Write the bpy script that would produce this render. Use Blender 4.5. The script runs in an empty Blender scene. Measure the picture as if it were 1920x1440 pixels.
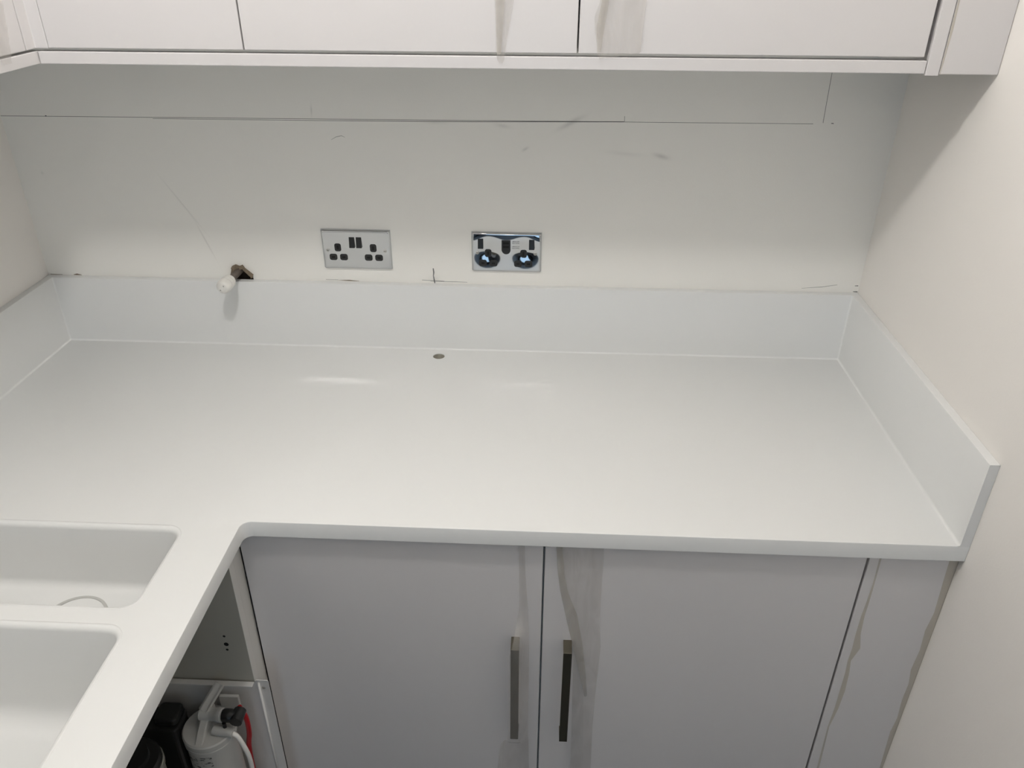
import bpy, bmesh, math, random
from mathutils import Vector, Matrix
random.seed(7)
scene = bpy.context.scene
COL = scene.collection
ZT = 0.91                       # worktop height above the floor; "local" z below is measured from the worktop
CEIL = 1.82                     # ceiling, measured from the worktop

# ------------------------------------------------------------------ camera
cam_d = bpy.data.cameras.new('camera'); cam = bpy.data.objects.new('camera', cam_d); COL.objects.link(cam)
scene.camera = cam
yaw, pitch, roll = -0.0467, 0.5185, 0.0043
fw = Vector((math.sin(yaw)*math.cos(pitch), math.cos(yaw)*math.cos(pitch), -math.sin(pitch)))
r0 = Vector((math.cos(yaw), -math.sin(yaw), 0)); u0 = r0.cross(fw)
r1 = math.cos(roll)*r0 + math.sin(roll)*u0; u1 = -math.sin(roll)*r0 + math.cos(roll)*u0
M = Matrix((r1, u1, -fw)).transposed().to_4x4(); M.translation = Vector((0.655, -1.5857, 0.8129+ZT))
cam.matrix_world = M
cam_d.sensor_fit = 'HORIZONTAL'; cam_d.sensor_width = 36.0; cam_d.lens = 1495.5/1920*36.0
cam_d.clip_start = 0.02

# ------------------------------------------------------------------ world, daylight through the added glazed door, exposure
w = bpy.data.worlds.new('daylight'); scene.world = w; w.use_nodes = True
bg = w.node_tree.nodes['Background']; bg.inputs[0].default_value = (0.50, 0.74, 1.0, 1); bg.inputs[1].default_value = 1.9
scene.view_settings.view_transform = 'Standard'; scene.view_settings.look = 'None'
scene.view_settings.gamma = 1.0; scene.view_settings.use_curve_mapping = False
scene.cycles.blur_glossy = 0.0; scene.cycles.sample_clamp_indirect = 200.0
scene.view_settings.exposure = -0.24
LAMPS = [  # x, y, diameter, power, colour: unseen lamps, first placed from cast shadows, second added as fill
    (0.34, -1.00, 0.12, 30.0, (1.0, 0.975, 0.945)),
    (0.40, -3.30, 0.15, 6.5, (1.0, 0.975, 0.945)),
]

# ------------------------------------------------------------------ measured room
XL, XR, XW, XLW = -0.4225, 1.2947, 1.3084, -0.4365
TU, HU, DW, SE, XF = 0.0150, 0.1508, 0.6225, 0.0303, 0.1851
YU, YB = -0.3097, -0.6100
YFRONT = -4.6

# ------------------------------------------------------------------ materials
def mat(name, col, rough=0.5, metal=0.0, spec=0.5, alpha=1.0, bump=0.0, bscale=200.0, mottle=0.0, mscale=6.0):
    m = bpy.data.materials.new(name); m.use_nodes = True
    nt = m.node_tree; b = nt.nodes['Principled BSDF']
    b.inputs['Base Color'].default_value = (*col, 1); b.inputs['Roughness'].default_value = rough
    b.inputs['Metallic'].default_value = metal; b.inputs['Specular IOR Level'].default_value = spec
    b.inputs['Alpha'].default_value = alpha
    if bump or mottle:
        tc = nt.nodes.new('ShaderNodeTexCoord')
    if bump:
        n = nt.nodes.new('ShaderNodeTexNoise'); n.inputs['Scale'].default_value = bscale; n.inputs['Detail'].default_value = 3
        bp = nt.nodes.new('ShaderNodeBump'); bp.inputs['Strength'].default_value = bump; bp.inputs['Distance'].default_value = 0.001
        nt.links.new(tc.outputs['Object'], n.inputs['Vector']); nt.links.new(n.outputs['Fac'], bp.inputs['Height'])
        nt.links.new(bp.outputs['Normal'], b.inputs['Normal'])
    if mottle:
        n = nt.nodes.new('ShaderNodeTexNoise'); n.inputs['Scale'].default_value = mscale; n.inputs['Detail'].default_value = 4
        mx = nt.nodes.new('ShaderNodeMix'); mx.data_type = 'RGBA'
        mx.inputs[6].default_value = (*[c*(1-mottle) for c in col], 1); mx.inputs[7].default_value = (*[min(1, c*(1+mottle)) for c in col], 1)
        nt.links.new(tc.outputs['Object'], n.inputs['Vector']); nt.links.new(n.outputs['Fac'], mx.inputs[0])
        nt.links.new(mx.outputs[2], b.inputs['Base Color'])
    return m

def paint_wall(name, col, smudges=()):
    """emulsion paint with a fine roller texture and a few grey rub marks (x, z, length, width, angle, depth)"""
    m = mat(name, col, 0.75, spec=0.3, bump=0.12, bscale=350)
    nt = m.node_tree; b = nt.nodes['Principled BSDF']
    tc = nt.nodes.new('ShaderNodeTexCoord'); sx = nt.nodes.new('ShaderNodeSeparateXYZ')
    nt.links.new(tc.outputs['Object'], sx.inputs[0])
    n = nt.nodes.new('ShaderNodeTexNoise'); n.inputs['Scale'].default_value = 5; n.inputs['Detail'].default_value = 3
    nt.links.new(tc.outputs['Object'], n.inputs['Vector'])
    mx = nt.nodes.new('ShaderNodeMix'); mx.data_type = 'RGBA'
    mx.inputs[6].default_value = (*[c*0.985 for c in col], 1); mx.inputs[7].default_value = (*[min(1, c*1.015) for c in col], 1)
    nt.links.new(n.outputs['Fac'], mx.inputs[0])
    last = mx.outputs[2]
    def mth(op, a, bb=None):
        nd = nt.nodes.new('ShaderNodeMath'); nd.operation = op
        for i, v in enumerate((a, bb)):
            if v is None: continue
            if isinstance(v, (int, float)): nd.inputs[i].default_value = v
            else: nt.links.new(v, nd.inputs[i])
        return nd.outputs[0]
    for (x, z, ln, wd, an, dep) in smudges:
        c, s = math.cos(an), math.sin(an)
        dx = mth('SUBTRACT', sx.outputs[0], x); dz = mth('SUBTRACT', sx.outputs[2], z+ZT)
        a = mth('ADD', mth('MULTIPLY', dx, c/ln), mth('MULTIPLY', dz, s/ln))
        q = mth('ADD', mth('MULTIPLY', dx, -s/wd), mth('MULTIPLY', dz, c/wd))
        rr = mth('ADD', mth('MULTIPLY', a, a), mth('MULTIPLY', q, q))
        e = mth('MULTIPLY', mth('POWER', 2.718, mth('MULTIPLY', rr, -2.0)), dep)
        k = nt.nodes.new('ShaderNodeMix'); k.data_type = 'RGBA'
        nt.links.new(e, k.inputs[0]); nt.links.new(last, k.inputs[6]); k.inputs[7].default_value = (0.10, 0.10, 0.10, 1)
        last = k.outputs[2]
    nt.links.new(last, b.inputs['Base Color'])
    return m

R = math.radians
M_wall = paint_wall('warm_white_paint', (0.89, 0.872, 0.825), [
    (0.692, 0.489, 0.034, 0.006, R(28), 0.22), (0.871, 0.428, 0.020, 0.006, R(-14), 0.24), (0.800, 0.432, 0.050, 0.006, R(-5), 0.07),
    (0.605, 0.438, 0.009, 0.0035, R(30), 0.20), (0.189, 0.506, 0.002, 0.012, R(-4), 0.22), (0.430, 0.4865, 0.030, 0.004, 0, 0.12),
    (0.560, 0.482, 0.020, 0.005, R(-10), 0.13), (-0.105, 0.315, 0.075, 0.0022, R(-58), 0.13), (-0.070, 0.235, 0.045, 0.0022, R(-70), 0.16),
    (0.413, 0.160, 0.014, 0.012, 0, 0.12), (-0.385, 0.375, 0.004, 0.004, 0, 0.12)])
M_wall_side = paint_wall('side_wall_paint', (0.865, 0.835, 0.795))
M_ceil = mat('ceiling_white', (0.82, 0.81, 0.79), 0.8)
M_floor = mat('charcoal_floor', (0.030, 0.030, 0.034), 0.5, mottle=0.2)  # charcoal tone invented to give the right socket dark reflections
M_dark = mat('charcoal_paint', (0.012, 0.013, 0.018), 0.6)  # invented dark finish for the unseen wall, mirrored black in the right socket
M_work = mat('white_solid_surface', (0.775, 0.780, 0.768), 0.38, spec=0.45, mottle=0.006, mscale=60)
M_door = mat('white_satin_lacquer', (0.70, 0.677, 0.672), 0.33, spec=0.5, bump=0.05, bscale=900)
M_carc = mat('white_melamine', (0.74, 0.725, 0.69), 0.45)
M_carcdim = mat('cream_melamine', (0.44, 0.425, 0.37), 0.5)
M_gapdark = mat('shadow_edge_band', (0.10, 0.085, 0.085), 0.7)
M_chrome = mat('polished_chrome', (0.56, 0.575, 0.585), 0.055, metal=1.0)
M_chrome2 = mat('satin_chrome', (0.56, 0.575, 0.585), 0.08, metal=1.0)
M_screw = mat('nickel_screw', (0.55, 0.54, 0.51), 0.3, metal=1.0)
M_black = mat('black_plastic', (0.014, 0.014, 0.014), 0.35)
M_slot = mat('slot_black', (0.002, 0.002, 0.002), 0.8)
M_print = mat('grey_print', (0.06, 0.06, 0.06), 0.7)
M_handle = mat('brushed_nickel', (0.17, 0.155, 0.12), 0.45, metal=1.0, bump=0.05, bscale=500)
M_pencil = mat('pencil_graphite', (0.20, 0.20, 0.195), 0.6, alpha=0.75)
M_pencil2 = mat('pencil_graphite_dark', (0.10, 0.10, 0.10), 0.6, alpha=0.9)
M_glue = mat('yellowed_adhesive', (0.58, 0.50, 0.34), 0.5, alpha=0.36, mottle=0.05, mscale=60)
M_paper = mat('torn_plaster_paper', (0.21, 0.165, 0.115), 0.9, mottle=0.45, mscale=120)
M_cav = mat('wall_cavity', (0.03, 0.02, 0.014), 0.95)
M_pipe = mat('tarnished_pipe', (0.16, 0.135, 0.115), 0.55, metal=0.3, mottle=0.3, mscale=90)
M_cap = mat('white_plastic', (0.82, 0.80, 0.755), 0.35)
M_ply = mat('hole_core', (0.42, 0.40, 0.34), 0.8, mottle=0.3, mscale=80)
M_ring = mat('grey_seal_ring', (0.50, 0.50, 0.48), 0.4)
M_tray = mat('white_powder_coat', (0.64, 0.63, 0.61), 0.4)
M_filt = mat('filter_white_plastic', (0.56, 0.555, 0.53), 0.38)
M_grey = mat('grey_canister', (0.30, 0.30, 0.27), 0.4)
M_red = mat('red_tube', (0.45, 0.01, 0.015), 0.35)
M_trim = mat('lamp_trim', (0.8, 0.8, 0.8), 0.4)

def film_mat(name, col, alpha):
    m = mat(name, col, 0.22, spec=0.6, alpha=alpha)
    nt = m.node_tree; b = nt.nodes['Principled BSDF']
    tc = nt.nodes.new('ShaderNodeTexCoord'); mp = nt.nodes.new('ShaderNodeMapping'); mp.inputs['Scale'].default_value = (55, 55, 14)
    n = nt.nodes.new('ShaderNodeTexNoise'); n.inputs['Scale'].default_value = 1.0; n.inputs['Detail'].default_value = 5; n.inputs['Distortion'].default_value = 1.2
    bp = nt.nodes.new('ShaderNodeBump'); bp.inputs['Strength'].default_value = 0.7; bp.inputs['Distance'].default_value = 0.0025
    nt.links.new(tc.outputs['Object'], mp.inputs[0]); nt.links.new(mp.outputs[0], n.inputs['Vector'])
    nt.links.new(n.outputs['Fac'], bp.inputs['Height']); nt.links.new(bp.outputs['Normal'], b.inputs['Normal'])
    mr = nt.nodes.new('ShaderNodeMapRange'); mr.inputs[1].default_value = 0.3; mr.inputs[2].default_value = 0.7
    mr.inputs[3].default_value = alpha*0.75; mr.inputs[4].default_value = min(1, alpha*1.25)
    nt.links.new(n.outputs['Fac'], mr.inputs[0]); nt.links.new(mr.outputs[0], b.inputs['Alpha'])
    return m
M_film = film_mat('clear_film', (0.60, 0.565, 0.52), 0.26)
M_filmfold = film_mat('folded_film', (0.50, 0.46, 0.39), 0.34)

# ------------------------------------------------------------------ helpers
ORG = {}
def link(o, parent, org):
    COL.objects.link(o)
    if parent is not None:
        o.parent = parent; ORG[o.name] = ORG[parent.name]
        if o.type == 'MESH' or o.type == 'LIGHT': pass
    else:
        o.location = org; ORG[o.name] = Vector(org)
    return o
def tag(o, label, cat, group=None, kind=None):
    o['label'] = label; o['category'] = cat
    if group: o['group'] = group
    if kind: o['kind'] = kind
    return o
def thing(name, label, cat, base, group=None, kind=None):
    o = bpy.data.objects.new(name, None); o.empty_display_size = 0.05
    link(o, None, (base[0], base[1], base[2]+ZT))
    return tag(o, label, cat, group, kind)
def mesh(name, V, F, m, parent=None, smooth=False, base=(0, 0, 0), angle=None):
    """V in room coordinates with z measured from the worktop"""
    org = ORG[parent.name] if parent is not None else Vector((base[0], base[1], base[2]+ZT))
    me = bpy.data.meshes.new(name)
    me.from_pydata([(v[0]-org.x, v[1]-org.y, v[2]+ZT-org.z) for v in V], [], [tuple(f) for f in F])
    bm = bmesh.new(); bm.from_mesh(me); bmesh.ops.remove_doubles(bm, verts=bm.verts, dist=1e-6)
    bmesh.ops.recalc_face_normals(bm, faces=bm.faces); bm.to_mesh(me); bm.free()
    me.materials.append(m)
    if smooth:
        for p in me.polygons: p.use_smooth = True
        if angle: me.set_sharp_from_angle(angle=angle)
    o = bpy.data.objects.new(name, me)
    return link(o, parent, org)
def from_bm(name, bm, m, parent=None, smooth=False, base=(0, 0, 0), angle=None):
    bm.verts.index_update()
    V = [tuple(v.co) for v in bm.verts]; F = [[v.index for v in f.verts] for f in bm.faces]; bm.free()
    return mesh(name, V, F, m, parent, smooth, base, angle)
def bm_box(bm, x0, x1, y0, y1, z0, z1, bev=0.0, seg=2):
    b2 = bmesh.new(); bmesh.ops.create_cube(b2, size=1.0)
    for v in b2.verts:
        v.co = Vector(((x0+x1)/2+v.co.x*(x1-x0), (y0+y1)/2+v.co.y*(y1-y0), (z0+z1)/2+v.co.z*(z1-z0)))
    if bev: bmesh.ops.bevel(b2, geom=b2.edges[:], offset=bev, segments=seg, profile=0.5, affect='EDGES')
    mp = {v: bm.verts.new(v.co) for v in b2.verts}
    for f in b2.faces: bm.faces.new([mp[v] for v in f.verts])
    b2.free()
def box(name, x0, x1, y0, y1, z0, z1, m, parent=None, bev=0.0012, base=(0, 0, 0)):
    bm = bmesh.new(); bm_box(bm, x0, x1, y0, y1, z0, z1, bev)
    return from_bm(name, bm, m, parent, base=base)
def tube_data(path, rad, n=12, cap=True):
    V, F = [], []; P = [Vector(q) for q in path]
    rads = rad if isinstance(rad, (list, tuple)) else [rad]*len(P)
    t0 = (P[1]-P[0]).normalized(); a = t0.orthogonal().normalized()
    for i, q in enumerate(P):
        t = (P[min(i+1, len(P)-1)]-P[max(i-1, 0)]).normalized()
        a = (a - t*a.dot(t)).normalized(); b = t.cross(a)
        for k in range(n):
            th = 2*math.pi*k/n; V.append(tuple(q+rads[i]*(math.cos(th)*a+math.sin(th)*b)))
    for i in range(len(P)-1):
        for k in range(n): F.append((i*n+k, i*n+(k+1) % n, (i+1)*n+(k+1) % n, (i+1)*n+k))
    if cap: F.append(tuple(range(n-1, -1, -1))); F.append(tuple((len(P)-1)*n+k for k in range(n)))
    return V, F
def tube(name, path, rad, m, parent=None, n=12, base=(0, 0, 0), cap=True):
    V, F = tube_data(path, rad, n, cap)
    return mesh(name, V, F, m, parent, True, base, R(40))
def lathe(name, c, prof, m, parent=None, n=32, base=(0, 0, 0), cap=True):
    """prof: (radius, z) from bottom to top around the vertical axis through c=(x, y)"""
    V, F = [], []
    for (r, z) in prof:
        for k in range(n): V.append((c[0]+r*math.cos(2*math.pi*k/n), c[1]+r*math.sin(2*math.pi*k/n), z))
    for i in range(len(prof)-1):
        for k in range(n): F.append((i*n+k, i*n+(k+1) % n, (i+1)*n+(k+1) % n, (i+1)*n+k))
    if cap: F.append(tuple(range(n))); F.append(tuple((len(prof)-1)*n+k for k in range(n)))
    return mesh(name, V, F, m, parent, True, base, R(35))
def smooth_path(pts, n=6):
    out = []; P = [Vector(p) for p in pts]
    for i in range(len(P)-1):
        p0, p1, p2, p3 = P[max(i-1, 0)], P[i], P[i+1], P[min(i+2, len(P)-1)]
        for k in range(n):
            t = k/n
            out.append(0.5*((2*p1)+(-p0+p2)*t+(2*p0-5*p1+4*p2-p3)*t*t+(-p0+3*p1-3*p2+p3)*t**3))
    out.append(P[-1]); return out
def rrect(x0, x1, y0, y1, r, n=8):
    """counter-clockwise rounded rectangle, 4*(n+1) points"""
    pts = []
    for cx, cy, a0 in ((x1-r, y1-r, 0), (x0+r, y1-r, 90), (x0+r, y0+r, 180), (x1-r, y0+r, 270)):
        for k in range(n+1):
            a = math.radians(a0+90*k/n); pts.append((cx+r*math.cos(a), cy+r*math.sin(a)))
    return pts
def prism(name, poly, axis, a0, a1, m, parent=None, base=(0, 0, 0), bev=0.0):
    """extrude a 2D polygon along an axis: 'y' -> poly is (x,z); 'x' -> (y,z); 'z' -> (x,y)"""
    def pt(p, a):
        return {'y': (p[0], a, p[1]), 'x': (a, p[0], p[1]), 'z': (p[0], p[1], a)}[axis]
    n = len(poly); V = [pt(p, a0) for p in poly]+[pt(p, a1) for p in poly]
    F = [tuple(range(n)), tuple(range(2*n-1, n-1, -1))]+[(i, (i+1) % n, n+(i+1) % n, n+i) for i in range(n)]
    if not bev: return mesh(name, V, F, m, parent, base=base)
    bm = bmesh.new(); vs = [bm.verts.new(v) for v in V]
    for f in F: bm.faces.new([vs[i] for i in f])
    bmesh.ops.recalc_face_normals(bm, faces=bm.faces)
    es = [e for e in bm.edges if len(e.link_faces) == 2 and e.calc_face_angle() > 0.6]
    bmesh.ops.bevel(bm, geom=es, offset=bev, segments=2, profile=0.5, affect='EDGES')
    return from_bm(name, bm, m, parent, base=base)

# ------------------------------------------------------------------ the room
def struct(o, label, cat): return tag(o, label, cat, kind='structure')
HOLE = [(-0.0293, 0.1581), (-0.0257, 0.169), (-0.0226, 0.175), (-0.0196, 0.1795), (-0.0149, 0.1826), (-0.0098, 0.181), (-0.0048, 0.1819), (0.0029, 0.1768),
        (0.0082, 0.168), (0.0140, 0.1665), (0.0192, 0.162), (0.0188, 0.1539), (0.0204, 0.1448), (0.008, 0.139), (-0.023, 0.1347), (-0.0318, 0.1436)]
bm = bmesh.new()
def loop(pts): 
    vs = [bm.verts.new(p) for p in pts]
    return vs, [bm.edges.new((vs[i], vs[(i+1) % len(vs)])) for i in range(len(vs))]
_, e1 = loop([(XLW-.1, 0, -ZT), (XW+.1, 0, -ZT), (XW+.1, 0, CEIL), (XLW-.1, 0, CEIL)])
hv, e2 = loop([(x, 0, z) for x, z in HOLE])
bmesh.ops.triangle_fill(bm, use_beauty=True, use_dissolve=False, edges=e1+e2)
hb = [bm.verts.new((x*1.0-0.0, 0.013, z)) for x, z in HOLE]
for i in range(len(hv)): bm.faces.new((hv[i], hv[(i+1) % len(hv)], hb[(i+1) % len(hv)], hb[i]))
wall_back = struct(from_bm('wall_back', bm, M_wall, base=(0, 0, -ZT)), 'white painted back wall between worktop and wall cabinets', 'wall')
# hollow behind the broken plaster, torn paper round it
prism('wall_cavity', [(-0.06, 0.10), (0.05, 0.10), (0.05, 0.22), (-0.06, 0.22)], 'y', 0.0135, 0.09, M_cav, wall_back)
def shard(pts, y0, y1, zc=0.0):
    V = []; n = len(pts)
    for i, (x, z) in enumerate(pts): V.append((x+random.uniform(-.0012, .0012), y0-0.005*random.random(), z+random.uniform(-.0012, .0012)))
    for i, (x, z) in enumerate(pts): V.append((x*0.97, y1, z-0.0005))
    F = [tuple(range(n)), tuple(range(2*n-1, n-1, -1))]+[(i, (i+1) % n, n+(i+1) % n, n+i) for i in range(n)]
    return mesh('torn_plaster', V, F, M_paper, wall_back)
shard([(-0.0294, 0.1593), (-0.0246, 0.1702), (-0.0230, 0.178), (-0.0205, 0.1785), (-0.0195, 0.172), (-0.0225, 0.164), (-0.0265, 0.1595)], -0.002, 0.006)
shard([(-0.0232, 0.1775), (-0.0215, 0.182), (-0.0151, 0.1850), (-0.0079, 0.1822), (-0.0070, 0.178), (-0.012, 0.1745), (-0.0185, 0.1725)], -0.003, 0.006)
shard([(-0.0085, 0.1815), (0.0000, 0.1841), (0.0030, 0.1790), (0.0000, 0.1745), (-0.006, 0.1745)], -0.002, 0.006)
shard([(0.0000, 0.1835), (0.0069, 0.1745), (0.0211, 0.1623), (0.0175, 0.1577), (0.0103, 0.1600), (0.0079, 0.1676), (0.0015, 0.1735)], -0.004, 0.004)
shard([(0.0195, 0.1600), (0.0185, 0.1535), (0.0140, 0.1535), (0.0125, 0.1580)], -0.001, 0.006)

M_roomthk = 0.1
def wall_box(name, x0, x1, y0, y1, z0, z1, m, label): return struct(box(name, x0, x1, y0, y1, z0, z1, m, bev=0, base=((x0+x1)/2, (y0+y1)/2, z0)), label, name.split('_')[0])
wall_box('wall_left', XLW-.1, XLW, YFRONT, 0, -ZT, CEIL, M_wall_side, 'white painted wall on the sink side of the room')
wall_box('wall_right', XW, XW+.1, YFRONT, 0, -ZT, CEIL, M_wall_side, 'white painted wall at the right end of the worktop')
wall_box('floor', XLW-.1, XW+.1, YFRONT-.1, 0.1, -ZT-.1, -ZT, M_floor, 'dark grey floor of the utility room')
wall_box('ceiling', XLW-.1, XW+.1, YFRONT-.1, 0.1, CEIL, CEIL+.1, M_ceil, 'plain white ceiling of the utility room')
# unseen dark wall and glazed door, added for daylight and socket reflections
DX0, DX1, DZ1 = 0.00, 1.18, 1.14
bm = bmesh.new()
bm_box(bm, XLW, DX0, YFRONT-.1, YFRONT, -ZT, CEIL); bm_box(bm, DX1, XW, YFRONT-.1, YFRONT, -ZT, CEIL); bm_box(bm, DX0, DX1, YFRONT-.1, YFRONT, DZ1, CEIL)
struct(from_bm('wall_front', bm, M_dark, base=(0.43, YFRONT, -ZT)), 'dark wall facing the worktop, around a glazed door', 'wall')
dr = thing('door_1', 'glazed door to the outside facing the worktop', 'door', ((DX0+DX1)/2, YFRONT-.05, -ZT), kind='structure')
for nm, a in (('door_stile', (DX0, DX0+.07, -ZT, DZ1)), ('door_stile', (DX1-.07, DX1, -ZT, DZ1)), ('door_rail', (DX0+.07, DX1-.07, DZ1-.08, DZ1)), ('door_rail', (DX0+.07, DX1-.07, -ZT, -ZT+.2))):
    box(nm, a[0], a[1], YFRONT-.075, YFRONT-.025, a[2], a[3], M_dark, dr)
M_glass = mat('door_glass', (1, 1, 1), 0.0, alpha=0.08)
box('pane', DX0+.07, DX1-.07, YFRONT-.053, YFRONT-.047, -ZT+.2, DZ1-.08, M_glass, dr, bev=0)
pl = bpy.data.lights.new('daylight_portal', 'AREA'); pl.shape = 'RECTANGLE'; pl.size = DX1-DX0; pl.size_y = ZT+DZ1; pl.cycles.is_portal = True
po = bpy.data.objects.new('daylight_portal', pl); COL.objects.link(po); po.location = ((DX0+DX1)/2, YFRONT-.09, (DZ1-ZT)/2+ZT); po.rotation_euler = (R(90), 0, R(180))
# unseen lamps on made-up pendant fittings; the second is added fill
LAB = ['pendant globe lamp hanging in front of the worktop', 'pendant globe lamp hanging near the glazed door']
for i, (lx, ly, dia, pw, lc) in enumerate(LAMPS):
    t = thing('pendant_lamp', LAB[i], 'lamp', (lx, ly, CEIL))
    lathe('ceiling_rose', (lx, ly), [(0.030, CEIL-.030), (0.045, CEIL-.020), (0.050, CEIL-.0005)], M_trim, t)
    tube('flex', [(lx, ly, CEIL-.028), (lx, ly, CEIL-.20)], 0.004, M_trim, t, 8)
    lathe('bulb_holder', (lx, ly), [(0.018, CEIL-.225), (0.020, CEIL-.215), (0.012, CEIL-.195)], M_trim, t)
    ld = bpy.data.lights.new('lamp_light', 'POINT'); ld.shadow_soft_size = dia/2; ld.energy = pw; ld.color = lc
    lo = bpy.data.objects.new('lamp_light', ld); COL.objects.link(lo); lo.parent = t; lo.location = (0, 0, -0.232-dia/2)

# ------------------------------------------------------------------ pencil lines on the back wall
def stroke(name, pts, wd, m, y=-0.0003, parent=wall_back):
    V, F = [], []
    for i, (x, z) in enumerate(pts):
        a = Vector(pts[max(i-1, 0)]); b = Vector(pts[min(i+1, len(pts)-1)]); d = (b-a).normalized(); nrm = Vector((-d.y, d.x))
        k = wd[i] if isinstance(wd, (list, tuple)) else wd
        V += [(x+nrm.x*k/2, y, z+nrm.y*k/2), (x-nrm.x*k/2, y, z-nrm.y*k/2)]
    for i in range(len(pts)-1): F.append((2*i, 2*i+1, 2*i+3, 2*i+2))
    return mesh(name, V, F, m, parent)
def on_line(x):   # the levelled pencil line climbs a few millimetres to the right
    return 0.4885+0.0052*(x+0.13)/1.3
stroke('pencil_line', [(x, on_line(x)) for x in (-0.436, -0.13, 0.2, 0.5, 0.79)], 0.0009, M_pencil)
stroke('pencil_line', [(x, on_line(x)) for x in (0.79, 1.0, 1.151)], 0.0008, M_pencil)
stroke('pencil_line', [(-0.129, 0.4862), (0.20, 0.4868), (0.50, 0.4888), (0.70, 0.4914), (0.7936, 0.4926)], [0.0007, 0.0009, 0.0013, 0.0016, 0.0012], M_pencil)
stroke('pencil_line', [(1.1679, 0.6), (1.1684, 0.54), (1.1690, 0.4955)], 0.0009, M_pencil)
stroke('pencil_mark', [(0.7945, 0.492), (0.7942, 0.503)], 0.0007, M_pencil)
stroke('pencil_mark', [(1.1845, 0.4950), (1.1890, 0.4948)], 0.0013, M_pencil2)
stroke('pencil_mark', [(-0.3455, 0.4885), (-0.3425, 0.4883)], 0.0018, M_pencil2)
stroke('pencil_mark', [(0.4121, 0.1853), (0.4128, 0.176), (0.4118, 0.168), (0.4135, 0.156), (0.4140, 0.1512)], [0.0022, 0.0028, 0.0020, 0.0030, 0.0018], M_pencil)
stroke('pencil_line', [(0.387, 0.1580), (0.413, 0.1572), (0.435, 0.1563)], 0.0008, M_pencil)
stroke('pencil_line', [(0.405, 0.1560), (0.450, 0.1556), (0.484, 0.1552)], [0.0006, 0.0009, 0.0006], M_pencil)
stroke('plaster_scratch', [(0.2055, 0.1535), (0.230, 0.1534), (0.250, 0.1524)], [0.0004, 0.0022, 0.0005], M_paper)
stroke('plaster_scratch', [(0.178, 0.1545), (0.205, 0.1540)], 0.0007, M_pencil)
stroke('pencil_mark', [(1.2985, 0.1665), (1.3055, 0.1668)], [0.0010, 0.0018], M_pencil2)
stroke('pencil_mark', [(1.2975, 0.1535), (1.3065, 0.1532)], [0.0010, 0.0020], M_pencil2)
stroke('pencil_line', [(1.19, 0.1585), (1.232, 0.1625), (1.262, 0.1680)], [0.0004, 0.0009, 0.0006], M_pencil)
stroke('pencil_line', [(0.222, 0.4505), (0.232, 0.4560), (0.243, 0.4585), (0.250, 0.4555)], [0.0003, 0.0007, 0.0008, 0.0003], M_pencil)
stroke('plaster_scratch', [(-0.432, 0.1525), (-0.405, 0.1522)], [0.0012, 0.0008], M_paper)
stroke('plaster_scratch', [(-0.380, 0.1525), (-0.372, 0.1535), (-0.362, 0.1522)], [0.0008, 0.0034, 0.0008], M_paper)

# ------------------------------------------------------------------ worktop: slab, upstands and moulded bowls
YEND = -1.47
wt = thing('worktop', 'white solid-surface L-shaped worktop with upstands and two moulded bowls', 'worktop', (0.43, -0.31, -SE))
def fillet_corner(cx, cy, r, a0, a1, n=10):
    return [(cx+r*math.cos(R(a0+(a1-a0)*k/n)), cy+r*math.sin(R(a0+(a1-a0)*k/n))) for k in range(n+1)]
fr = 0.015
outline = [(XLW+.0005, -0.0005), (XLW+.0005, YEND), (XF, YEND)]+fillet_corner(XF+fr, -DW-fr, fr, 180, 90)+[(XW-.0005, -DW), (XW-.0005, -0.0005)]
B1 = rrect(-0.335, 0.0945, -0.8135, -0.6460, 0.020); B2 = rrect(-0.335, 0.1000, -1.260, -0.8510, 0.020)
RIM = 0.009
def grow(x0, x1, y0, y1, r, g): return rrect(x0-g, x1+g, y0-g, y1+g, r+g)
T1 = grow(-0.335, 0.0945, -0.8075, -0.6460, 0.020, RIM); T2 = grow(-0.335, 0.1000, -1.260, -0.8510, 0.020, RIM)
HC, HR = (0.4228, -0.0490), 0.0127
TH = [(HC[0]+HR*math.cos(2*math.pi*k/28), HC[1]+HR*math.sin(2*math.pi*k/28)) for k in range(28)]
def inset(poly, d):
    out = []; n = len(poly)
    for i in range(n):
        a, b, c = Vector(poly[i-1]), Vector(poly[i]), Vector(poly[(i+1) % n])
        d1 = (b-a).normalized(); d2 = (c-b).normalized(); n1 = Vector((-d1.y, d1.x)); n2 = Vector((-d2.y, d2.x))
        bi = (n1+n2); bi = bi/max(1e-6, bi.length_squared)*2
        out.append((b.x+bi.x*d, b.y+bi.y*d))
    return out
bm = bmesh.new()
def ring(pts, z): return [bm.verts.new((x, y, z)) for x, y in pts]
def bridge(a, b):
    for i in range(len(a)): bm.faces.new((a[i], a[(i+1) % len(a)], b[(i+1) % len(b)], b[i]))
def edges(vs): return [bm.edges.get((vs[i], vs[(i+1) % len(vs)])) or bm.edges.new((vs[i], vs[(i+1) % len(vs)])) for i in range(len(vs))]
bv = 0.0018
ins = lambda d: inset(outline, d)
o0 = ring(ins(bv), 0.0); o1 = ring(ins(bv*.3), -bv*.3); o2 = ring(outline, -bv); o3 = ring(outline, -SE+.001); o4 = ring(ins(.001), -SE)
r1_, r2_, rh = ring(T1, 0), ring(T2, 0), ring(TH, 0)
bmesh.ops.triangle_fill(bm, use_beauty=True, use_dissolve=False, edges=edges(o0)+edges(r1_)+edges(r2_)+edges(rh))
for a, b in ((o0, o1), (o1, o2), (o2, o3), (o3, o4)): bridge(a, b)
u1_, u2_, uh = ring(T1, -SE), ring(T2, -SE), ring(TH, -SE)
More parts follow.
